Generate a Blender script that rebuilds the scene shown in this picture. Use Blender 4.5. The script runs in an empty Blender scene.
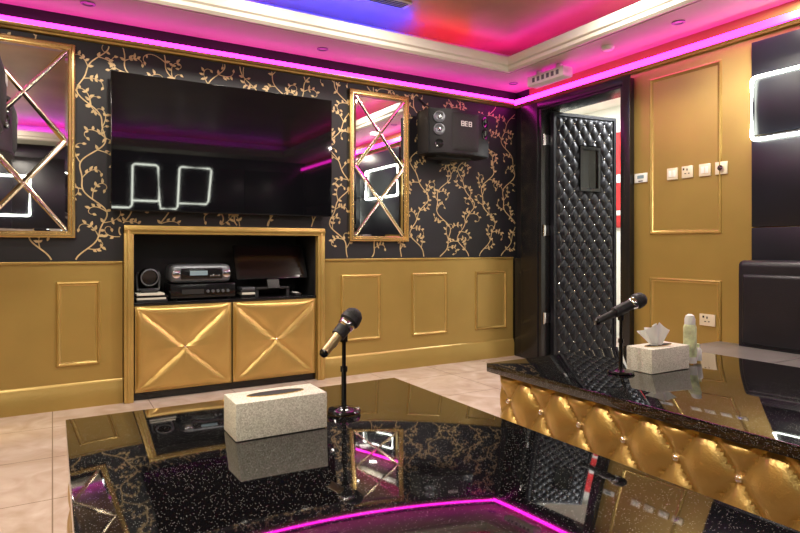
import bpy, bmesh, math, random
from mathutils import Vector, Matrix, noise
random.seed(11)
pi=math.pi
scene=bpy.context.scene
try:
    scene.view_settings.view_transform='Standard'
except Exception: pass

# ---------------------------------------------------------------- materials
def mat(name,col,rough=.5,metal=0,emit=None,es=0,ior=None,coat=0,bump=None,vary=None,sheen=0,alpha=None):
    m=bpy.data.materials.new(name); m.use_nodes=True
    nt=m.node_tree; b=nt.nodes['Principled BSDF']
    b.inputs['Base Color'].default_value=(*col,1)
    b.inputs['Roughness'].default_value=rough
    b.inputs['Metallic'].default_value=metal
    if ior: b.inputs['IOR'].default_value=ior
    if coat:
        b.inputs['Coat Weight'].default_value=coat; b.inputs['Coat Roughness'].default_value=.05
    if emit:
        b.inputs['Emission Color'].default_value=(*emit,1); b.inputs['Emission Strength'].default_value=es
    tc=nt.nodes.new('ShaderNodeTexCoord')
    if bump:
        n=nt.nodes.new('ShaderNodeTexNoise'); n.inputs['Scale'].default_value=bump[0]; n.inputs['Detail'].default_value=4
        nt.links.new(tc.outputs['Object'],n.inputs['Vector'])
        bp=nt.nodes.new('ShaderNodeBump'); bp.inputs['Strength'].default_value=bump[1]; bp.inputs['Distance'].default_value=.003
        nt.links.new(n.outputs['Fac'],bp.inputs['Height']); nt.links.new(bp.outputs['Normal'],b.inputs['Normal'])
    if vary:
        n=nt.nodes.new('ShaderNodeTexNoise'); n.inputs['Scale'].default_value=vary[0]; n.inputs['Detail'].default_value=5
        nt.links.new(tc.outputs['Object'],n.inputs['Vector'])
        r=nt.nodes.new('ShaderNodeValToRGB')
        r.color_ramp.elements[0].position=.3; r.color_ramp.elements[1].position=.7
        r.color_ramp.elements[0].color=(*[c*(1-vary[1]) for c in col],1)
        r.color_ramp.elements[1].color=(*[min(1,c*(1+vary[1])) for c in col],1)
        nt.links.new(n.outputs['Fac'],r.inputs['Fac']); nt.links.new(r.outputs['Color'],b.inputs['Base Color'])
    return m

GOLDW=mat('gold_paint',(.39,.265,.075),.32,.42,vary=(3,.06),bump=(60,.08))
GOLDT=mat('gold_trim',(.48,.33,.10),.27,.55,vary=(8,.08))
GOLDF=mat('gold_frame',(.68,.48,.19),.25,.8)
GOLDL=mat('gold_leather',(.54,.36,.115),.29,.65,bump=(150,.25),vary=(5,.08))
BLKW=mat('black_wallpaper',(.007,.007,.010),.5,bump=(200,.2))
VINE=mat('vine_gold',(.58,.43,.22),.4,.3,vary=(20,.2))
BLKP=mat('black_panel',(.008,.009,.015),.28,vary=(3,.3))
BLKF=mat('black_frame',(.010,.010,.011),.25)
BLKL=mat('black_leather',(.006,.006,.010),.42,ior=1.38,bump=(180,.3))
SOFA=mat('sofa_leather',(.012,.011,.016),.36,ior=1.4,bump=(120,.3),vary=(4,.2))
SEAT=mat('seat_leather',(.16,.145,.14),.28,bump=(120,.25),vary=(4,.15))
CEIL=mat('ceiling_paint',(.47,.43,.35),.55,vary=(2,.05))
CROWN=mat('crown_paint',(.52,.49,.41),.4)
BRONZ=mat('tray_bronze',(.44,.29,.12),.42,.3,vary=(1.5,.2))
MIRR=mat('mirror_glass',(.86,.86,.86),.015,1)
MIRG=mat('mirror_bevel',(.95,.84,.62),.12,1)
SCREEN=mat('tv_screen',(.003,.003,.004),.03,ior=1.55)
BLKG=mat('black_gloss',(.008,.008,.009),.12)
BLKS=mat('speaker_shell',(.006,.006,.007),.42,ior=1.35)
BLKM=mat('black_matte',(.014,.014,.016),.5)
GRILL=mat('speaker_grille',(.014,.014,.015),.65,.1,bump=(500,.8))
CHROME=mat('chrome',(.75,.75,.78),.15,1)
SILV=mat('silver_plastic',(.14,.15,.17),.35,.5)
PLATE=mat('switch_plate',(.75,.66,.50),.35,.2)
WHITE=mat('white_plastic',(.75,.75,.72),.4)
PAPER=mat('tissue_paper',(.88,.88,.86),.8,bump=(40,.3))
BOOK=mat('paper_white',(.6,.58,.5),.7)
RED=mat('red_poster',(.75,.015,.02),.4,vary=(6,.6))
GREENW=mat('can_label',(.62,.66,.40),.3,vary=(25,.45))
CRYS=mat('crystal',(.9,.85,.75),.08,.9)
BRZ=mat('mic_bronze',(.45,.33,.18),.3,.7)
CORW=mat('corridor_wall',(.80,.80,.72),.6)
SLOT=mat('slot_dark',(.01,.01,.01),.7)
LCD=mat('lcd_display',(.15,.2,.22),.2,emit=(.5,.7,.8),es=.15)
RSCR=mat('touch_screen',(.008,.004,.005),.10)
MAG=mat('led_magenta',(0,0,0),.5,emit=(1,.015,.60),es=14)
MAG2=mat('cove_magenta',(0,0,0),.5,emit=(1,.005,.65),es=15)
PUR=mat('cove_purple',(0,0,0),.5,emit=(.70,.01,1),es=30)
BLU=mat('cove_blue',(0,0,0),.5,emit=(.012,.02,1),es=75)
REDL=mat('cove_red',(0,0,0),.5,emit=(1,.004,.07),es=18)
NEON=mat('neon_white',(0,0,0),.5,emit=(.95,1,.86),es=20)
LAMP=mat('lamp_diffuser',(.25,.25,.23),.3)

def granite():
    m=bpy.data.materials.new('black_granite'); m.use_nodes=True; nt=m.node_tree; b=nt.nodes['Principled BSDF']
    b.inputs['Roughness'].default_value=.035; b.inputs['IOR'].default_value=1.78
    tc=nt.nodes.new('ShaderNodeTexCoord')
    v=nt.nodes.new('ShaderNodeTexVoronoi'); v.inputs['Scale'].default_value=270
    nt.links.new(tc.outputs['Object'],v.inputs['Vector'])
    lt=nt.nodes.new('ShaderNodeMath'); lt.operation='LESS_THAN'; lt.inputs[1].default_value=.24
    nt.links.new(v.outputs['Distance'],lt.inputs[0])
    sep=nt.nodes.new('ShaderNodeSeparateColor'); nt.links.new(v.outputs['Color'],sep.inputs[0])
    gt=nt.nodes.new('ShaderNodeMath'); gt.operation='GREATER_THAN'; gt.inputs[1].default_value=.74
    nt.links.new(sep.outputs[0],gt.inputs[0])
    mu=nt.nodes.new('ShaderNodeMath'); mu.operation='MULTIPLY'
    nt.links.new(lt.outputs[0],mu.inputs[0]); nt.links.new(gt.outputs[0],mu.inputs[1])
    mix=nt.nodes.new('ShaderNodeMix'); mix.data_type='RGBA'
    mix.inputs[6].default_value=(.004,.004,.005,1); mix.inputs[7].default_value=(.34,.34,.32,1)
    nt.links.new(mu.outputs[0],mix.inputs[0]); nt.links.new(mix.outputs[2],b.inputs['Base Color'])
    return m
GRAN=granite()
def tiles():
    m=bpy.data.materials.new('marble_tiles'); m.use_nodes=True; nt=m.node_tree; b=nt.nodes['Principled BSDF']
    b.inputs['Roughness'].default_value=.16
    tc=nt.nodes.new('ShaderNodeTexCoord')
    n=nt.nodes.new('ShaderNodeTexNoise'); n.inputs['Scale'].default_value=4; n.inputs['Detail'].default_value=8; n.inputs['Distortion'].default_value=1.5
    nt.links.new(tc.outputs['Object'],n.inputs['Vector'])
    r=nt.nodes.new('ShaderNodeValToRGB')
    r.color_ramp.elements[0].position=.3; r.color_ramp.elements[1].position=.75
    r.color_ramp.elements[0].color=(.40,.30,.24,1); r.color_ramp.elements[1].color=(.58,.48,.42,1)
    nt.links.new(n.outputs['Fac'],r.inputs['Fac'])
    br=nt.nodes.new('ShaderNodeTexBrick'); br.offset=0; br.inputs['Scale'].default_value=1
    br.inputs['Brick Width'].default_value=.6; br.inputs['Row Height'].default_value=.6; br.inputs['Mortar Size'].default_value=.003
    br.inputs['Mortar'].default_value=(.22,.16,.12,1)
    nt.links.new(tc.outputs['Object'],br.inputs['Vector'])
    nt.links.new(r.outputs['Color'],br.inputs['Color1']); nt.links.new(r.outputs['Color'],br.inputs['Color2'])
    nt.links.new(br.outputs['Color'],b.inputs['Base Color'])
    return m
TILE=tiles()
def weave():
    m=bpy.data.materials.new('glitter_weave'); m.use_nodes=True; nt=m.node_tree; b=nt.nodes['Principled BSDF']
    b.inputs['Roughness'].default_value=.45; b.inputs['Metallic'].default_value=.05
    tc=nt.nodes.new('ShaderNodeTexCoord')
    v=nt.nodes.new('ShaderNodeTexVoronoi'); v.inputs['Scale'].default_value=330
    nt.links.new(tc.outputs['Object'],v.inputs['Vector'])
    sep=nt.nodes.new('ShaderNodeSeparateColor'); nt.links.new(v.outputs['Color'],sep.inputs[0])
    r=nt.nodes.new('ShaderNodeValToRGB')
    r.color_ramp.elements[0].color=(.56,.53,.42,1); r.color_ramp.elements[1].color=(.92,.90,.78,1)
    nt.links.new(sep.outputs[0],r.inputs['Fac']); nt.links.new(r.outputs['Color'],b.inputs['Base Color'])
    bp=nt.nodes.new('ShaderNodeBump'); bp.inputs['Strength'].default_value=.3; bp.inputs['Distance'].default_value=.001
    nt.links.new(v.outputs['Distance'],bp.inputs['Height']); nt.links.new(bp.outputs['Normal'],b.inputs['Normal'])
    return m
WEAVE=weave()

# ---------------------------------------------------------------- mesh builder
class MB:
    def __init__(s,name):
        s.name=name; s.bm=bmesh.new(); s.mats=[]
    def mi(s,m):
        if m not in s.mats: s.mats.append(m)
        return s.mats.index(m)
    def merge(s,b,m,M=None):
        if M is not None: bmesh.ops.transform(b,matrix=M,verts=b.verts)
        bmesh.ops.recalc_face_normals(b,faces=b.faces)
        i=s.mi(m)
        for f in b.faces: f.material_index=i; f.smooth=True
        for e in b.edges:
            if len(e.link_faces)==2 and e.calc_face_angle(0)>.6: e.smooth=False
        me=bpy.data.meshes.new('t'); b.to_mesh(me); b.free()
        s.bm.from_mesh(me); bpy.data.meshes.remove(me)
    def box(s,x0,x1,y0,y1,z0,z1,m,bev=0,M=None,seg=2):
        b=bmesh.new(); bmesh.ops.create_cube(b,size=1)
        for v in b.verts:
            v.co=Vector(((x0+x1)/2+v.co.x*(x1-x0),(y0+y1)/2+v.co.y*(y1-y0),(z0+z1)/2+v.co.z*(z1-z0)))
        if bev: bmesh.ops.bevel(b,geom=list(b.edges),offset=bev,segments=seg,affect='EDGES',profile=.6)
        s.merge(b,m,M)
    def lathe(s,prof,m,M=None,n=32):
        b=bmesh.new(); rings=[]
        for r,z in prof:
            if r<1e-6: rings.append([b.verts.new((0,0,z))])
            else: rings.append([b.verts.new((r*math.cos(2*pi*i/n),r*math.sin(2*pi*i/n),z)) for i in range(n)])
        for a,c in zip(rings,rings[1:]):
            for i in range(n):
                j=(i+1)%n
                vs=[a[i%len(a)],a[j%len(a)],c[j%len(c)],c[i%len(c)]]
                u=[]
                for v in vs:
                    if v not in u: u.append(v)
                if len(u)>=3: b.faces.new(u)
        s.merge(b,m,M)
    def sphere(s,c,r,m,sc=(1,1,1),n=16):
        b=bmesh.new(); bmesh.ops.create_uvsphere(b,u_segments=n,v_segments=max(6,n//2),radius=r)
        for v in b.verts: v.co=Vector((c[0]+v.co.x*sc[0],c[1]+v.co.y*sc[1],c[2]+v.co.z*sc[2]))
        s.merge(b,m)
    def grid(s,f,nu,nv,m):
        b=bmesh.new(); g=[[b.verts.new(f(i/nu,j/nv)) for j in range(nv+1)] for i in range(nu+1)]
        for i in range(nu):
            for j in range(nv): b.faces.new((g[i][j],g[i+1][j],g[i+1][j+1],g[i][j+1]))
        s.merge(b,m)
    def prism(s,poly,z0,z1,m,M=None,bev=0):
        b=bmesh.new(); lo=[b.verts.new((x,y,z0)) for x,y in poly]; hi=[b.verts.new((x,y,z1)) for x,y in poly]
        b.faces.new(lo[::-1]); b.faces.new(hi); n=len(poly)
        for i in range(n): b.faces.new((lo[i],lo[(i+1)%n],hi[(i+1)%n],hi[i]))
        if bev: bmesh.ops.bevel(b,geom=list(b.edges),offset=bev,segments=2,affect='EDGES')
        s.merge(b,m,M)
    def tube(s,pts,r,m,closed=False,n=10):
        pts=[Vector(p) for p in pts]; b=bmesh.new(); rings=[]; N=len(pts); up=None
        for k,p in enumerate(pts):
            if closed: t=(pts[(k+1)%N]-pts[k-1]).normalized()
            else: t=(pts[min(k+1,N-1)]-pts[max(k-1,0)]).normalized()
            if up is None:
                up=Vector((0,0,1)) if abs(t.z)<.9 else Vector((1,0,0))
            a=t.cross(up)
            if a.length<1e-4: a=t.cross(Vector((.3,.9,.1)))
            a.normalize(); c=t.cross(a).normalized()
            rings.append([b.verts.new(p+a*r*math.cos(2*pi*i/n)+c*r*math.sin(2*pi*i/n)) for i in range(n)])
        rng=range(N) if closed else range(N-1)
        for k in rng:
            A=rings[k];B=rings[(k+1)%N]
            for i in range(n): b.faces.new((A[i],A[(i+1)%n],B[(i+1)%n],B[i]))
        if not closed:
            b.faces.new(rings[0]); b.faces.new(rings[-1][::-1])
        s.merge(b,m)
    def rect(s,P,u0,u1,v0,v1,prof,m,cap=False):
        b=bmesh.new(); L=[]
        for o,h in prof:
            L.append([b.verts.new(P(*q,h)) for q in ((u0+o,v0+o),(u1-o,v0+o),(u1-o,v1-o),(u0+o,v1-o))])
        for A,B in zip(L,L[1:]):
            for i in range(4): b.faces.new((A[i],A[(i+1)%4],B[(i+1)%4],B[i]))
        if cap: b.faces.new(L[-1])
        s.merge(b,m)
    def done(s):
        me=bpy.data.meshes.new(s.name); s.bm.to_mesh(me); s.bm.free()
        for m in s.mats: me.materials.append(m)
        o=bpy.data.objects.new(s.name,me); scene.collection.objects.link(o); return o

def align(p,d):
    q=Vector(d).to_track_quat('Z','Y'); return Matrix.Translation(Vector(p))@q.to_matrix().to_4x4()

YB=4.64; XR=4.13; XL=-1.7; YF=-1.5; ZT=2.92; ZS=2.70
F=Vector((.5075,.8616,0)); R=Vector((.8616,-.5075,0))

# ---------------------------------------------------------------- shell
o=MB('floor'); o.box(XL-.15,6.3,YF-.15,6.0,-.1,0,TILE); o.done()

NX0,NX1,NZ=.47,1.93,1.235
o=MB('wall_back'); o.box(XL,NX0,YB,YB+.15,0,3,BLKW); wall_b=o.done()
o=MB('wall_back'); o.box(NX1,XR,YB,YB+.15,0,3,BLKW); o.done()
o=MB('wall_back'); o.box(NX0,NX1,YB,YB+.15,NZ,3,BLKW); o.done()
PB=lambda u,v,h:(u,YB-h,v)
panel=[(0,.015),(.004,.025),(.012,.029),(.018,.022),(.024,.018),(.032,.015)]
PAN=((-1.35,-.95),(-.72,-.3),(.02,.288),(2.133,2.525),(2.85,3.244),(3.579,3.976))
for a,b_ in ((XL,.43),(1.97,4.07)):
    o=MB('trim_wainscot')
    o.box(a,b_,YB-.015,YB,0,1.0,GOLDW)
    o.box(a,b_,YB-.026,YB,.99,1.008,GOLDT,.004)
    for p0,p1 in PAN:
        if a<p0<b_: o.rect(PB,p0,p1,.29,.87,panel,GOLDT)
    o.done()
# vine pattern (flat print on the wallpaper)
o=MB('vine_pattern')
vb=bmesh.new()
def inside(x,z):
    if not(XL+.02<x<XR-.02 and 1.015<z<2.53): return False
    return not(NX0-.05<x<NX1+.05 and z<1.27)
def ribbon(pts,w0,w1):
    y=YB-.002-random.random()*.0008; prev=None; n=len(pts)
    for k in range(n-1):
        (x,z),(x2,z2)=pts[k],pts[k+1]
        if not(inside(x,z) and inside(x2,z2)): prev=None; continue
        dx,dz=x2-x,z2-z; l=math.hypot(dx,dz) or 1; w=w0+(w1-w0)*k/n; nx,nz=-dz/l*w,dx/l*w
        if prev is None: prev=(vb.verts.new((x+nx,y,z+nz)),vb.verts.new((x-nx,y,z-nz)))
        c=(vb.verts.new((x2+nx,y,z2+nz)),vb.verts.new((x2-nx,y,z2-nz)))
        vb.faces.new((prev[0],prev[1],c[1],c[0])); prev=c
def leaf(x,z,a,L,W):
    y=YB-.003-random.random()*.0008; pts=[]; n=6; bend=random.uniform(-.5,.5)
    for sgn in (1,-1):
        rg=range(0,n+1) if sgn==1 else range(n-1,0,-1)
        for k in rg:
            t=k/n; w=W*math.sin(pi*t**.8)*sgn; aa=a+bend*t
            pts.append((x+L*t*math.cos(aa)-w*math.sin(aa),z+L*t*math.sin(aa)+w*math.cos(aa)))
    if all(inside(*p) for p in pts): vb.faces.new([vb.verts.new((p[0],y,p[1])) for p in pts])
def tendril(x,z,a,sgn,L,k1):
    pts=[(x,z)]; ds=.006; n=int(L/ds)
    for i in range(n):
        s=i/n; a+=sgn*(3+k1*s*s)*ds; x+=math.cos(a)*ds; z+=math.sin(a)*ds; pts.append((x,z))
        if i in (int(n*.25),int(n*.45),int(n*.65)):
            leaf(x,z,a-sgn*.9,random.uniform(.028,.044),.0095)
            if random.random()<.45: leaf(x,z,a+sgn*.9,.028,.008)
    ribbon(pts,.0034,.0017)
    leaf(x,z,a,.030,.009)
xs=XL+.05
while xs<XR+.1:
    ph=random.uniform(0,6.3); side=1; acc=0; pts=[]; zb=1.0
    for i in range(165):
        z=zb+i*.0096; x=xs+.085*math.sin(z*2*pi/.62+ph)+.02*math.sin(z*2*pi/.23+ph*2)
        pts.append((x,z)); 
        if i>1:
            a=math.atan2(pts[-1][1]-pts[-2][1],pts[-1][0]-pts[-2][0]); acc+=.0096
            if acc>.078+random.uniform(-.012,.02):
                acc=0; side=-side
                tendril(x,z,a+side*random.uniform(.6,1.0),side if random.random()<.6 else -side,random.uniform(.13,.21),random.uniform(28,62))
                if random.random()<.6: leaf(x,z,a-side*.9,.038,.010)
    ribbon(pts,.0048,.0040); xs+=.27
o.merge(vb,VINE)
vo=o.done(); vo.parent=wall_b

# right wall
DY0,DY1,DZ=3.30,4.22,2.41
o=MB('wall_right'); o.box(XR,XR+.17,YF,DY0-.08,0,3,GOLDW)
PR=lambda u,v,h:(XR-h,u,v)
pr0=[(a,b-.015) for a,b in panel]
o.rect(PR,2.47,3.06,1.207,2.45,pr0,GOLDT); o.rect(PR,2.47,3.06,.22,.868,pr0,GOLDT)
zz=[0,.62,1.24,1.86,2.50]
y=2.25
while y>YF:
    y2=max(YF,y-1.2)
    for a,b_ in zip(zz,zz[1:]): o.box(XR-.03,XR,y2+.003,y-.003,a+.003,b_-.003,BLKP,.004)
    y=y2
o.done()
o=MB('wall_right'); o.box(XR,XR+.17,DY0-.08,4.45,2.5,3,GOLDW); o.done()
o=MB('wall_right'); o.box(XR,XR+.17,4.45,YB+.15,0,3,BLKW); o.done()
o=MB('wall_left'); o.box(XL-.15,XL,YF,YB+.15,0,3,GOLDW)
PL=lambda u,v,h:(XL+h,u,v)
for k in range(6): 
    o.rect(PL,-1.2+k*.95,-.5+k*.95,1.2,2.45,pr0,GOLDT); o.rect(PL,-1.2+k*.95,-.5+k*.95,.29,.87,pr0,GOLDT)
o.done()
o=MB('wall_front'); o.box(XL-.15,XR+.17,YF-.15,YF,0,3,BLKP)
for k in range(5): o.box(XL+k*1.17+.003,XL+(k+1)*1.17-.003,YF,YF+.02,.003,1.24,BLKP,.004); o.box(XL+k*1.17+.003,XL+(k+1)*1.17-.003,YF,YF+.02,1.246,2.5,BLKP,.004)
o.done()

o=MB('ceiling')
TX0,TX1,TY0,TY1=-1.05,3.49,-.85,4.03
def ring(x0,x1,y0,y1,X0,X1,Y0,Y1,z0,z1,m):
    o.box(X0,X1,y1,Y1,z0,z1,m); o.box(X0,X1,Y0,y0,z0,z1,m); o.box(X0,x0,y0,y1,z0,z1,m); o.box(x1,X1,y0,y1,z0,z1,m)
ring(TX0,TX1,TY0,TY1,XL,XR,YF,YB,ZS,2.79,CEIL)
ring(TX0-.25,TX1+.25,TY0-.25,TY1+.25,XL,XR,YF,YB,2.79,ZT,CEIL)
o.box(XL,XR,YF,YB,ZT,3.02,BRONZ)
o.done()
o=MB('trim_tray_crown')
o.rect(lambda u,v,h:(u,v,h),TX0,TX1,TY0,TY1,[(-.12,2.70),(-.115,2.688),(-.10,2.688),(-.095,2.70),(-.055,2.70),(-.05,2.675),(-.02,2.668),(0,2.685),(.003,2.71),(.018,2.722),(.022,2.75),(.022,2.79),(.01,2.794),(-.02,2.79)],CROWN)
o.done()
def strip(name,segs):
    o=MB(name)
    for (x0,x1,y0,y1,z0,z1,m) in segs: o.box(x0,x1,y0,y1,z0,z1,m)
    return o.done()
c=.10; z0,z1=2.792,2.806
strip('cove_led_strip',[(TX0,1.15,TY1+c,TY1+c+.02,z0,z1,PUR),(1.15,2.55,TY1+c,TY1+c+.02,z0,z1,BLU),(2.55,3.15,TY1+c,TY1+c+.02,z0,z1,REDL),(3.15,TX1+c,TY1+c,TY1+c+.02,z0,z1,MAG2),
 (TX1+c,TX1+c+.02,TY0,TY1+c,z0,z1,MAG2),(TX0-c-.02,TX0-c,TY0,TY1,z0,z1,MAG2),(TX0,TX1,TY0-c-.02,TY0-c,z0,z1,PUR)])
# cornice + wall LED
o=MB('trim_cornice')
pc=[(0,2.535),(.03,2.537),(.038,2.548),(.055,2.552),(.06,2.560),(.06,2.572),(0,2.572)]
def sweep_x(o,prof,x0,x1,ybase,m):
    b=bmesh.new(); A=[b.verts.new((x0,ybase-h,z)) for h,z in prof]; B=[b.verts.new((x1,ybase-h,z)) for h,z in prof]
    n=len(A)
    for i in range(n): b.faces.new((A[i],A[(i+1)%n],B[(i+1)%n],B[i]))
    b.faces.new(A); b.faces.new(B[::-1]); o.merge(b,m)
sweep_x(o,pc,XL,XR-.07,YB,GOLDT)
b=bmesh.new(); A=[b.verts.new((XR-h,YF,z)) for h,z in pc]; B=[b.verts.new((XR-h,YB,z)) for h,z in pc]
for i in range(len(A)): b.faces.new((A[i],A[(i+1)%len(A)],B[(i+1)%len(A)],B[i]))
b.faces.new(A); b.faces.new(B[::-1]); o.merge(b,GOLDT)
o.done()
strip('wall_led_strip',[(XL,XR-.085,YB-.062,YB-.045,2.573,2.602,MAG),(XR-.080,XR-.062,YF,YB-.045,2.556,2.600,MAG)])
bbp=[(.015,0),(.035,0),(.035,.13),(.028,.142),(.028,.155),(.020,.17),(.015,.175)]
o=MB('baseboard_back'); sweep_x(o,bbp,XL,.43,YB,GOLDW); sweep_x(o,bbp,1.97,4.07,YB,GOLDW); o.done()
o=MB('baseboard_right'); o.box(XR-.025,XR,2.46,3.20,0,.15,GOLDT,.004); o.done()

# ---------------------------------------------------------------- door
o=MB('trim_door_frame')
o.box(4.07,4.32,DY1,4.47,0,2.50,BLKF,.006); o.box(4.07,4.32,DY0-.09,DY0,0,2.50,BLKF,.006); o.box(4.07,4.32,DY0,DY1,DZ+.02,2.50,BLKF,.006)
o.box(4.055,4.07,DY0-.105,DY0-.03,0,2.515,BLKF,.005); o.box(4.055,4.07,DY1+.04,4.49,0,2.515,BLKF,.005); o.box(4.055,4.07,DY0-.03,DY1+.04,DZ+.04,2.515,BLKF,.005)
o.box(4.07,4.13,4.49,4.60,0,1.0,BLKF,.004)
for z in (.42,1.27,2.15):
    o.box(4.10,4.19,DY1-.006,DY1,z-.05,z+.05,CHROME,.002); o.lathe([(0,-.055),(.009,-.055),(.009,.055),(0,.055)],CHROME,Matrix.Translation((4.095,DY1-.01,z)),12)
o.done()
hinge=Vector((4.17,4.165,0)); d=Vector((.992,-.125,0)).normalized(); n=Vector((d.y,-d.x,0)).normalized()
if n.y>0: n=-n
W=.78; H=2.405
M=Matrix(((d.x,-n.x,0,hinge.x),(d.y,-n.y,0,hinge.y),(0,0,1,.012),(0,0,0,1)))
o=MB('door_1')
o.box(0,W,0,.04,0,H,BLKL,.004,M)
su,sv=.125,.165
def qd(u,v,A,su,sv):
    p=u/su+v/sv; q=u/su-v/sv
    return A*(abs(math.sin(pi*p))*abs(math.sin(pi*q)))**.5
def leaffn(a,b_):
    u=.04+a*(W-.08); v=.04+b_*(H-.08); e=min(a,1-a)*(W-.08); e2=min(b_,1-b_)*(H-.08); t=min(1,min(e,e2)/.02)
    inw=.30<u<.57 and 1.64<v<2.10
    h=.003 if inw else .004+qd(u,v,.027,su,sv)*t
    return M@Vector((u,-h,v))
o.grid(leaffn,90,240,BLKL)
for iu in range(-2,40):
    for iv in range(0,80):
        u=iu*su/2; v=iv*sv/2
        if (iu+iv)%2==0 and .06<u<W-.06 and .06<v<H-.06 and not(.29<u<.58 and 1.63<v<2.11):
            o.sphere(M@Vector((u,-.010,v)),.0075,CRYS,n=8)
PD=lambda u,v,h:M@Vector((u,-h,v))
o.rect(PD,.31,.56,1.65,2.09,[(0,0),(0,.03),(.03,.034),(.035,.015),(.04,.012)],BLKG); o.rect(PD,.345,.525,1.685,2.055,[(0,.014),(.001,.014)],SCREEN,cap=True)
o.rect(PD,0,W,0,H,[(0,0),(0,.014),(.030,.014),(.035,.004)],BLKL)
o.done()
# corridor
o=MB('wall_corridor')
o.box(6.0,6.12,2.0,5.8,0,3,CORW); o.done()
o=MB('wall_corridor'); o.box(XR+.17,6.12,5.65,5.8,0,3,CORW); o.done()
o=MB('wall_corridor'); o.box(XR+.17,6.12,1.9,2.0,0,3,CORW); o.done()
o=MB('wall_corridor'); o.box(XR+.17,XR+.2,YB+.15,5.65,0,3,CORW); o.done()
o=MB('ceiling_corridor'); o.box(XR+.17,6.12,1.9,5.8,2.85,2.95,CORW); o.done()
o=MB('wall_poster'); o.box(5.975,6.0,4.35,5.15,1.35,2.52,RED,.004); o.box(5.97,5.976,4.45,5.05,1.90,2.0,WHITE); o.box(5.97,5.976,4.45,5.05,1.5,1.56,WHITE); o.done()

# ---------------------------------------------------------------- mirrors
def mirror(x0,x1,z0,z1):
    o=MB('wall_mirror')
    P=lambda u,v,h:(u,YB-.004-h,v)
    o.rect(P,x0,x1,z0,z1,[(0,0),(0,.03),(.008,.038),(.02,.04),(.026,.03),(.034,.03),(.04,.022),(.045,.012)],GOLDF)
    o.rect(P,x0+.04,x1-.04,z0+.04,z1-.04,[(0,.013),(.02,.018)],MIRR)
    o.rect(P,x0+.06,x1-.06,z0+.06,z1-.06,[(0,.018),(.0005,.018)],MIRR,cap=True)
    a0,a1,b0,b1=x0+.05,x1-.05,z0+.05,z1-.05
    def slat(p,q,lift):
        p=Vector(p);q=Vector(q);t=(q-p).normalized();nn=Vector((-t.y,t.x))
        b=bmesh.new(); V=[]
        for c in (p,q):
            for off,h in ((-.028,.0185),(-.014,.024),(.014,.024),(.028,.0185)):
                w=c+nn*off; w.x=min(max(w.x,a0),a1); w.y=min(max(w.y,b0),b1)
                V.append(b.verts.new(P(w.x,w.y,h+lift)))
        for i in range(3): b.faces.new((V[i],V[i+1],V[i+5],V[i+4]))
        o.merge(b,MIRG)
    hh=(b1-b0)/2
    for k in range(2):
        slat((a0,b0+k*hh),(a1,b0+(k+1)*hh),0); slat((a1,b0+k*hh),(a0,b0+(k+1)*hh),.0006)
    for k in range(2):
        zc=b0+hh*(k+.5); xc=(a0+a1)/2
        o.sphere((xc,YB-.030,zc),.014,CRYS,n=10)
    return o.done()
mirror(-.47,.134,1.17,2.49); mirror(2.215,2.81,1.16,2.48)

# ---------------------------------------------------------------- TV
o=MB('television')
o.box(.349,2.013,4.54,4.575,1.36,2.333,BLKG,.004); o.box(.353,2.009,4.5385,4.5395,1.372,2.329,SCREEN)
o.box(.60,1.76,4.575,4.605,1.45,2.1,BLKM,.01); o.box(.9,1.46,4.605,YB-.005,1.6,2.0,BLKM,.004)
o.tube([(1.15,4.60,1.46),(1.14,4.61,1.36),(1.15,4.615,1.28)],.004,BLKM); 
o.done()

# ---------------------------------------------------------------- cabinet
o=MB('media_cabinet')
yf=4.60
o.box(.475,.50,yf,5.08,0,1.23,GOLDW); o.box(1.90,1.925,yf,5.08,0,1.23,GOLDW); o.box(.475,1.925,5.08,5.10,0,1.23,BLKM)
o.box(.50,1.90,yf,5.08,1.205,1.23,BLKM); o.box(.5,1.9,yf+.0,5.08,.685,.705,BLKG,.003); o.box(.5,1.9,yf+.03,5.08,0,.05,BLKG)
o.box(.50,.506,yf+.02,5.08,.705,1.205,BLKM); o.box(1.894,1.90,yf+.02,5.08,.705,1.205,BLKM)
def prof_v(x0,x1,z0,z1):
    o.box(x0,x1,yf-.03,yf+.035,z0,z1,GOLDT,.006)
    o.box(x0+.022,x1-.022,yf-.036,yf-.028,z0,z1,GOLDT,.004)
prof_v(.435,.498,0,1.255); prof_v(1.902,1.965,0,1.255)
o.box(.435,1.965,yf-.032,yf+.035,1.20,1.262,GOLDT,.006); o.box(.435,1.965,yf-.040,yf-.03,1.225,1.245,GOLDT,.004)
def pad(x0,x1,z0,z1):
    o.box(x0,x1,yf-.002,yf+.02,z0,z1,GOLDT,.003)
    def f(a,b_):
        u=2*a-1; v=2*b_-1; dd=abs(abs(u)-abs(v)); e=min(1-abs(u),1-abs(v))
        ed=1-math.exp(-e*22); h=.026*(1-math.exp(-dd*7))**.8*ed+.004*ed
        rr=math.hypot(u,v); th=math.atan2(v,u); h+=.002*math.cos(th*16)*math.exp(-rr*3.5)*ed
        return Vector((x0+.008+(x1-x0-.016)*a,yf-.002-max(h,0),z0+.008+(z1-z0-.016)*b_))
    o.grid(f,72,66,GOLDL)
    o.sphere(((x0+x1)/2,yf-.010,(z0+z1)/2),.012,CRYS,n=12)
pad(.508,1.194,.06,.68); pad(1.206,1.892,.06,.68)
o.done()
sz=.706
o=MB('audio_amplifier'); o.box(.76,1.24,4.66,4.98,sz+.012,sz+.12,BLKG,.004)
for x in (.80,1.20):
    for y in (4.70,4.95): o.lathe([(0,0),(.014,0),(.014,.014),(0,.014)],BLKM,Matrix.Translation((x,y,sz)),12)
o.box(.84,1.0,4.657,4.661,sz+.045,sz+.08,SLOT); 
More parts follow.
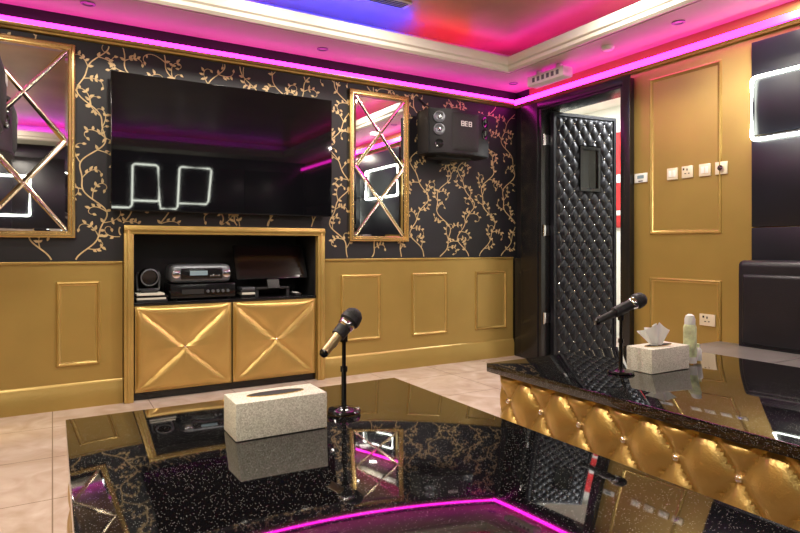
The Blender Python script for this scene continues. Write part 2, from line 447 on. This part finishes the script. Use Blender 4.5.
for k in range(5): o.lathe([(0,0),(.013,0),(.011,.012),(0,.012)],SILV,align((1.03+k*.038,4.66,sz+.062),(0,-1,0)),16)
o.done()
o=MB('karaoke_player')
o.box(.76,1.215,4.68,4.95,sz+.123,sz+.27,SILV,.055,seg=4)
o.box(.835,1.145,4.670,4.69,sz+.155,sz+.24,BLKG,.009); o.box(.90,1.03,4.667,4.672,sz+.185,sz+.22,LCD)
for x in (.802,1.175): o.lathe([(0,0),(.032,0),(.030,.014),(.018,.018),(0,.018)],CHROME,align((x,4.685,sz+.196),(0,-1,0)),24)
for k in range(4): o.sphere((1.055+k*.02,4.67,sz+.18),.006,CHROME,n=8)
o.done()
o=MB('touch_monitor')
T=Matrix.Translation((1.565,4.72,sz+.14))@Matrix.Rotation(math.radians(-24),4,'X')
o.box(-.30,.30,-.012,.012,0,.30,BLKG,.005,T); o.box(-.275,.275,-.0135,-.011,.025,.275,RSCR,0,T)
o.box(-.05,.05,.0,.02,-.08,.05,BLKM,.004,T); o.box(1.42,1.70,4.70,4.90,sz+.058,sz+.075,BLKM,.004); o.box(1.53,1.59,4.73,4.79,sz+.07,sz+.16,BLKM,.004)
for x in (1.43,1.69):
    o.box(x-.012,x+.012,4.71,4.89,sz,sz+.06,BLKM)
o.done()
o=MB('disc_case_stack'); 
for k in range(4): o.box(1.29+.01*(k%2),1.405,4.68,4.84,sz+.001+k*.02,sz+.018+k*.02,(BLKG,BOOK,BLKM,SILV)[k],.002)
o.done()
o=MB('remote_control'); o.box(1.73,1.78,4.64,4.80,sz,sz+.022,BLKM,.006)
for k in range(5):
    for j in range(2): o.sphere((1.745+j*.02,4.66+k*.022,sz+.022),.005,WHITE,n=8)
o.done()
o=MB('book_stack')
for k,(m,w) in enumerate(((BLKM,.21),(BOOK,.20),(BLKG,.215),(BOOK,.19))):
    o.box(.525,.525+w,4.64,4.90,sz+.0155*k,sz+.0155*k+.014,m,.002)
o.done()
o=MB('stage_light')
bz=sz+.0625
o.box(.56,.68,4.72,4.84,bz,bz+.02,BLKM,.006)
o.tube([(.545,4.78,bz+.02),(.540,4.78,bz+.12),(.55,4.78,bz+.15)],.008,SILV); o.tube([(.695,4.78,bz+.02),(.700,4.78,bz+.12),(.69,4.78,bz+.15)],.008,SILV)
o.box(.54,.70,4.77,4.79,bz+.012,bz+.028,SILV,.004)
A_=align((.62,4.78,bz+.12),(0.1,-1,-.15))
o.lathe([(0,-.05),(.045,-.05),(.062,-.02),(.064,.04),(.056,.05),(.05,.04),(0,.035)],BLKG,A_,24)
o.lathe([(.056,.048),(.064,.045),(.066,.052),(.056,.055)],SILV,A_,24)
o.done()

# ---------------------------------------------------------------- wall speakers
def speaker(hang=False):
    o=MB('wall_speaker')
    z0,z1=1.945,2.345
    o.prism([(2.87,4.57),(2.87,4.37),(3.04,4.30),(3.38,4.30),(3.55,4.37),(3.55,4.57)],z0,z1,BLKS,bev=.008)
    def gr(a,b_):
        x=3.07+a*.30; z=z0+.03+b_*(z1-z0-.06); h=.022*(1-(2*a-1)**4)*(1-(2*b_-1)**6)
        return Vector((x,4.299-h,z))
    o.grid(gr,20,20,GRILL)
    nl=Vector((-.07,-.17,0)).normalized()
    for z in (2.265,2.155):
        c_=Vector((2.955,4.332,z))
        o.lathe([(.052,0),(.052,.008),(.043,.010),(.034,.004),(.02,.001),(0,.001)],SILV,align(c_+nl*.001,nl),28)
        o.lathe([(.017,0),(.015,.008),(0,.012)],CHROME,align(c_+nl*.003,nl),20)
    o.lathe([(.04,0),(.04,.004),(.03,.0),(0,-.0)],BLKG,align(Vector((2.955,4.332,2.03))+nl*.002,nl),24)
    for k in range(3):
        x=3.155+k*.042
        o.box(x,x+.006,4.272,4.2765,2.195,2.24,WHITE)
        for zz_ in (2.234,2.215,2.195): o.box(x+.006,x+.030,4.272,4.2765,zz_,zz_+.006,WHITE)
        if k!=1: o.box(x+.028,x+.034,4.272,4.2765,2.195,2.24,WHITE)
    nr=Vector((.07,-.17,0)).normalized()
    for z in (2.265,2.155): o.lathe([(.05,0),(.05,.008),(.042,.010),(.033,.004),(0,.001)],BLKG,align(Vector((3.465,4.335,z))+nr*.001,nr),28)
    o.box(3.12,3.28,4.57,YB-.005,2.03,2.23,BLKM,.004); o.box(3.0,3.4,4.45,4.60,z0-.02,z0,BLKM,.003); o.box(3.15,3.25,4.58,YB-.005,z0-.05,z0+.15,BLKM,.003)
    if hang:
        o.tube([(3.2,4.60,2.2),(3.2,4.60,2.865)],.014,BLKM); o.lathe([(0,0),(.05,0),(.05,.008),(0,.008)],BLKM,Matrix.Translation((3.2,4.60,2.856)),24)
    else:
        o.tube([(3.2,4.60,2.3),(3.15,4.62,2.38),(3.0,4.625,2.44),(2.93,4.63,2.49)],.006,BLKM)
    return o.done()
speaker()
s2=speaker(True); s2.rotation_euler=(0,0,pi/2); s2.location=(4.05,.80,-.166)

# ---------------------------------------------------------------- wall fittings (right wall)
def plate(name,y,z,kind,w=.09,h=.09,X=XR-.001,m=PLATE):
    o=MB(name); o.box(X-.01,X,y-w/2,y+w/2,z-h/2,z+h/2,m,.003)
    if kind=='switch':
        for k in (-1,1): o.box(X-.014,X-.009,y+k*.016-.012,y+k*.016+.012,z-.025,z+.025,WHITE,.002)
    elif kind=='socket':
        o.box(X-.0125,X-.0095,y-.004,y+.004,z+.01,z+.026,SLOT); 
        for k in (-1,1): o.box(X-.0125,X-.0095,y+k*.014-.006,y+k*.014+.006,z-.014,z-.008,SLOT)
        o.box(X-.014,X-.0095,y+.022,y+.034,z+.015,z+.03,SLOT,.001)
    elif kind=='dial':
        o.lathe([(0,0),(.022,0),(.02,.014),(0,.014)],CHROME,align((X-.01,y,z),(-1,0,0)),20)
    else:
        o.box(X-.0125,X-.0095,y-.03,y+.03,z-.005,z+.02,LCD); o.box(X-.0125,X-.0095,y-.02,y+.02,z-.03,z-.022,SLOT)
    return o.done()
def ywall(px): 
    a=(px-400)/590; dx=.5075+a*.8616; dy=.8616-a*.5075; return XR/dx*dy, XR/dx
for px,py,kd,nm in ((673,174,'switch','light_switch'),(688,172,'socket','wall_socket'),(705.5,170,'switch','light_switch'),(722,168,'dial','dimmer_switch')):
    y,t=ywall(px); plate(nm,y,1.1+(248-py)*t/590,kd)
y,t=ywall(641.5); plate('thermostat',y,1.1+(248-178)*t/590,'th',.12,.075,m=WHITE)
y,t=ywall(708); plate('wall_socket',y,1.1+(248-320)*t/590,'socket',.12,.085)

def rr(P,u0,u1,v0,v1,r=.03):
    pts=[]
    for cu,cv,a0 in ((u1-r,v0+r,-pi/2),(u1-r,v1-r,0),(u0+r,v1-r,pi/2),(u0+r,v0+r,pi)):
        for k in range(5): a=a0+k*pi/8; pts.append(P(cu+r*math.cos(a),cv+r*math.sin(a)))
    return pts
o=MB('neon_sign'); PX=lambda u,v:(XR-.047,u,v)
o.tube(rr(PX,1.28,2.235,1.83,2.25),.011,NEON,True); o.tube(rr(PX,-.1,.75,1.45,2.2),.011,NEON,True)
for y,z in ((1.8,2.25),(1.8,1.83),(.3,2.2),(.3,1.45)): o.box(XR-.047,XR-.029,y-.01,y+.01,z-.01,z+.01,BLKM)
o.done()
o=MB('neon_sign'); PY=lambda u,v:(u,YF+.037,v)
zb,zt=1.76,2.48
o.tube([PY(.72,zb),PY(1.08,zb),PY(1.12,zb+.04),PY(1.13,zt-.03),PY(1.16,zt),PY(1.49,zt),PY(1.52,zt-.03),PY(1.54,zb+.16),PY(1.51,zb+.12),PY(1.13,zb+.12)],.014,NEON)
o.tube([PY(1.54,zb+.14),PY(1.56,zb),PY(1.80,zb),PY(1.83,zb+.04),PY(1.86,zt-.03),PY(1.89,zt),PY(2.36,zt),PY(2.39,zt-.03),PY(2.34,zb+.16),PY(2.30,zb+.10),PY(1.86,zb+.10)],.014,NEON)
o.tube(rr(PY,-.9,-.3,1.6,2.2),.013,NEON,True)
for x,z in ((1.3,zt),(2.1,zt),(1.7,zb),(.9,zb),(-.6,2.2),(-.6,1.6)): o.box(x-.01,x+.01,YF+.02,YF+.037,z-.01,z+.01,BLKM)
o.done()

# ---------------------------------------------------------------- tables
def tuft(o,org,du,L,z0,z1,nrm,A=.046):
    org=Vector(org);du=Vector(du);nrm=Vector(nrm); su,sv=.21,.28; zref=.40
    nu=int(L/.0105); nv=int((z1-z0)/.0105)
    def f(a,b_):
        u=a*L; z=z0+b_*(z1-z0); e=min(u,L-u,z-z0,z1-z); t=min(1,max(0,e)/.035)**.5
        p=u/su+(z-zref)/sv; q=u/su-(z-zref)/sv
        h=(abs(math.sin(pi*p))*abs(math.sin(pi*q)))**.5
        h=h*A*t+.002+.0012*math.sin(40*p)*abs(math.cos(pi*q))**6
        return org+du*u+nrm*h+Vector((0,0,z))
    o.grid(f,nu,nv,GOLDL)
    for i in range(-1,int(L/su*2)+2):
        for j in range(-6,3):
            if (i+j)%2: continue
            u=i*su/2; z=zref+j*sv/2
            if .03<u<L-.03 and z0+.03<z<z1-.02:
                c_=org+du*u+nrm*.010+Vector((0,0,z)); o.sphere(c_,.014,CRYS,n=10)
def table(x0,x1,y0,y1):
    o=MB('karaoke_table'); zt=.56
    o.box(x0,x1,y0,y1,zt-.04,zt,GRAN,.004)
    i=.05; a0,a1,b0,b1=x0+i,x1-i,y0+i,y1-i
    o.box(a0,a1,b0,b1,.06,zt-.04,GOLDL); o.box(a0+.03,a1-.03,b0+.03,b1-.03,0,.06,BLKM)
    tuft(o,(a0,b0,0),(0,1,0),b1-b0,.06,zt-.041,(-1,0,0)); tuft(o,(a1,b0,0),(0,1,0),b1-b0,.06,zt-.041,(1,0,0))
    tuft(o,(a0,b0,0),(1,0,0),a1-a0,.06,zt-.041,(0,-1,0)); tuft(o,(a0,b1,0),(1,0,0),a1-a0,.06,zt-.041,(0,1,0))
    return o.done()
table(.035,1.23,.30,2.135); table(1.755,2.91,-.5,2.18)

# ---------------------------------------------------------------- sofa
def sofa(M,L,back_off=.18):
    o=MB('banquette_sofa')
    o.box(0,L,.03,.69,0.0,.30,SOFA,.02,M)
    n=max(1,round((L)/.62)); w=L/n
    for k in range(n): o.box(k*w+.002,(k+1)*w-.002,0,.60,.30,.455,SEAT,.03,M,4)
    Lb=L-back_off; n=max(1,round(Lb/.62)); w=Lb/n
    for k in range(n):
        o.box(back_off+k*w+.002,back_off+(k+1)*w-.002,.50,.69,.36,1.02,SOFA,.045,M,4)
        o.box(back_off+k*w+.04,back_off+(k+1)*w-.04,.485,.56,.47,.93,SOFA,.025,M,4)
    return o.done()
Ms=Matrix(((0,1,0,3.405),(-1,0,0,2.42),(0,0,1,0),(0,0,0,1)))
sofa(Ms,3.1)
Ms=Matrix(((1,0,0,-1.6),(0,-1,0,-.785),(0,0,1,0),(0,0,0,1)))
sofa(Ms,4.4,0)

# ---------------------------------------------------------------- table items
TZ=.561
def tissue(x0,x1,y0,y1,h,paper):
    o=MB('tissue_box'); o.box(x0,x1,y0,y1,TZ,TZ+h,WEAVE,.004)
    cx,cy=(x0+x1)/2,(y0+y1)/2
    S=Matrix.Translation((cx,cy,TZ+h))@Matrix.Diagonal((1,.30,1,1))
    o.lathe([(.088,0),(.088,.0022),(.080,.0022)],GOLDF,S,40); o.lathe([(.081,.0014),(0,.0014)],SLOT,S,40)
    if paper:
        def f(a,b_,ph,lean):
            w=.035+.045*b_; x=cx+(a-.5)*2*w+lean*b_; z=TZ+h-.002+b_*(.062+.035*math.cos((a-.42)*4.2)+.008*math.sin(a*17+ph))
            y=cy+(.018*math.sin(a*8+ph)+.012*math.sin(a*15))*(.3+b_)+.02*b_*math.sin(ph)
            return Vector((x,y,z))
        o.grid(lambda a,b_:f(a,b_,0,.01),30,16,PAPER); o.grid(lambda a,b_:f(a,b_,1.8,-.008),30,16,PAPER)
    return o.done()
tissue(.438,.712,1.64,1.775,.106,False)
tissue(2.20,2.46,1.62,1.75,.105,True)

def mic(bx,head,tail,hm):
    B=Vector((bx[0],bx[1],TZ)); o=MB('microphone_on_stand')
    o.lathe([(0,0),(.054,0),(.056,.004),(.052,.010),(.02,.014),(.012,.02),(0,.02)],BLKG,Matrix.Translation(B),40)
    Hd=B+R*head[0]+F*head[1]; Hd.z=head[2]; Tl=B+R*tail[0]+F*tail[1]; Tl.z=tail[2]
    s=-tail[0]/(head[0]-tail[0]); J=Tl.lerp(Hd,s)
    ph=J.z-.035-TZ
    o.lathe([(.0085,.015),(.0085,ph*.55),(.012,ph*.55),(.012,ph*.62),(.007,ph*.62),(.007,ph-.01),(.013,ph-.01),(.013,ph+.012),(0,ph+.012)],BLKG,Matrix.Translation(B),20)
    ax=(Hd-Tl); L=ax.length; ax.normalize()
    o.lathe([(.0175,-.03),(.023,-.03),(.024,.025),(.0195,.025)],BLKM,align(J,ax),24)
    top=B+Vector((0,0,ph)); o.tube([top,top.lerp(J,.5),J-Vector((0,0,.018))],.010,BLKM)
    A=align(Tl,ax)
    o.lathe([(0,-.004),(.010,-.004),(.0145,.002),(.015,.012)],BLKG,A,28)
    o.lathe([(.015,.012),(.0155,L*.45),(.0185,L*.62),(.023,L-.034)],hm,A,28)
    o.lathe([(.023,L-.034),(.027,L-.028),(.028,L-.018),(.027,L-.012)],CHROME,A,28)
    o.lathe([(.027,L-.014),(.034,L-.006),(.0345,L+.002),(.034,L+.009)],BLKM,A,28)
    o.lathe([(.032,L+.006),(.0325,L+.016),(.029,L+.029),(.018,L+.040),(0,L+.044)],GRILL,A,28)
    o.box(-.004,.004,-.0185,-.014,L*.3,L*.42,SILV,.001,A)
    return o.done()
mic((.827,1.768),(.020,.0,.862),(-.060,-.075,.762),BRZ)
mic((2.116,1.712),(.078,.02,.868),(-.115,-.02,.782),BLKM)

o=MB('air_freshener_can'); T=Matrix.Translation((2.585,1.70,TZ))
o.lathe([(0,0),(.027,0),(.029,.004),(.029,.165),(.025,.178),(.017,.184)],GREENW,T,32)
o.lathe([(.02,.178),(.0235,.18),(.0235,.205),(.018,.222),(.008,.228),(0,.228)],WHITE,T,32)
o.lathe([(.0295,.0),(.0295,.03)],WHITE,T,32)
o.done()
o=MB('sanitizer_bottle'); T=Matrix.Translation((2.665,1.715,TZ))
o.lathe([(0,0),(.018,0),(.02,.004),(.02,.05),(.012,.062),(.008,.064)],WHITE,T,24); o.lathe([(.010,.062),(.010,.08),(0,.082)],GREENW,T,20)
o.done()

# ---------------------------------------------------------------- ceiling fittings
def downlight(x,y,z):
    o=MB('downlight'); T=Matrix.Translation((x,y,z))@Matrix.Rotation(pi,4,'X')
    o.lathe([(.045,0),(.045,.005),(.032,.006),(.028,.001)],SILV,T,28); o.lathe([(.03,.001),(0,.001)],LAMP,T,24); o.done()
DL=((1.87,4.40),(3.86,4.38),(.2,4.36),(3.82,2.6),(3.82,1.0))
for x,y in DL: downlight(x,y,ZS-.0005)
o=MB('emergency_light')
o.box(3.74,3.86,3.62,4.06,ZS-.13,ZS-.04,WHITE,.012)
for y in (3.72,3.96): o.box(3.78,3.82,y-.02,y+.02,ZS-.045,ZS-.0005,WHITE,.003)
for k in range(6): o.box(3.736,3.742,3.67+k*.058,3.70+k*.058,ZS-.105,ZS-.065,SILV,.001)
o.done()
o=MB('air_vent')
o.box(1.35,2.30,3.72,3.84,ZT-.012,ZT-.001,CROWN,.003)
for k in range(4): o.box(1.38,2.27,3.735+k*.026,3.743+k*.026,ZT-.016,ZT-.011,BLKM)
o.done()
o=MB('smoke_detector'); o.lathe([(.05,0),(.05,.015),(.035,.03),(0,.032)],WHITE,Matrix.Translation((3.8,3.2,ZS-.0005))@Matrix.Rotation(pi,4,'X'),28); o.done()

# ---------------------------------------------------------------- lights
def area(x,y,z,p,size,col=(1,.92,.79)):
    l=bpy.data.lights.new('unseen_ceiling_light','AREA'); l.shape='DISK'; l.size=size; l.energy=p; l.color=col
    ob=bpy.data.objects.new('unseen_ceiling_light',l); ob.location=(x,y,z); scene.collection.objects.link(ob)
for x in (-.6,3.15): area(x,2.62,ZT-.005,38,.22)  # added room fill without fittings, placed clear of TV and table reflections
for x in (.55,1.3,2.05): area(x,3.52,ZT-.005,21,.22)
for y in (.9,-.3): area(-.75,y,ZT-.005,36,.25)
area(3.86,.4,ZS-.01,24,.12); area(3.86,2.0,ZS-.01,11,.12)  # soffit fill, likewise added, apart from the downlight fittings
area(5.2,3.6,2.84,75,.4,(.96,.98,1)); area(5.2,5.0,2.84,30,.3,(.96,.98,1))
w=bpy.data.worlds.new('world'); scene.world=w; w.use_nodes=True; w.node_tree.nodes['Background'].inputs[0].default_value=(.02,.02,.025,1)

cam=bpy.data.cameras.new('camera'); cam.sensor_width=36; cam.lens=36*590/800; cam.shift_y=-18.5/800; cam.clip_start=.05
co=bpy.data.objects.new('camera',cam); co.location=(0,0,1.1); co.rotation_euler=(pi/2,0,-math.radians(30.5)); scene.collection.objects.link(co); scene.camera=co
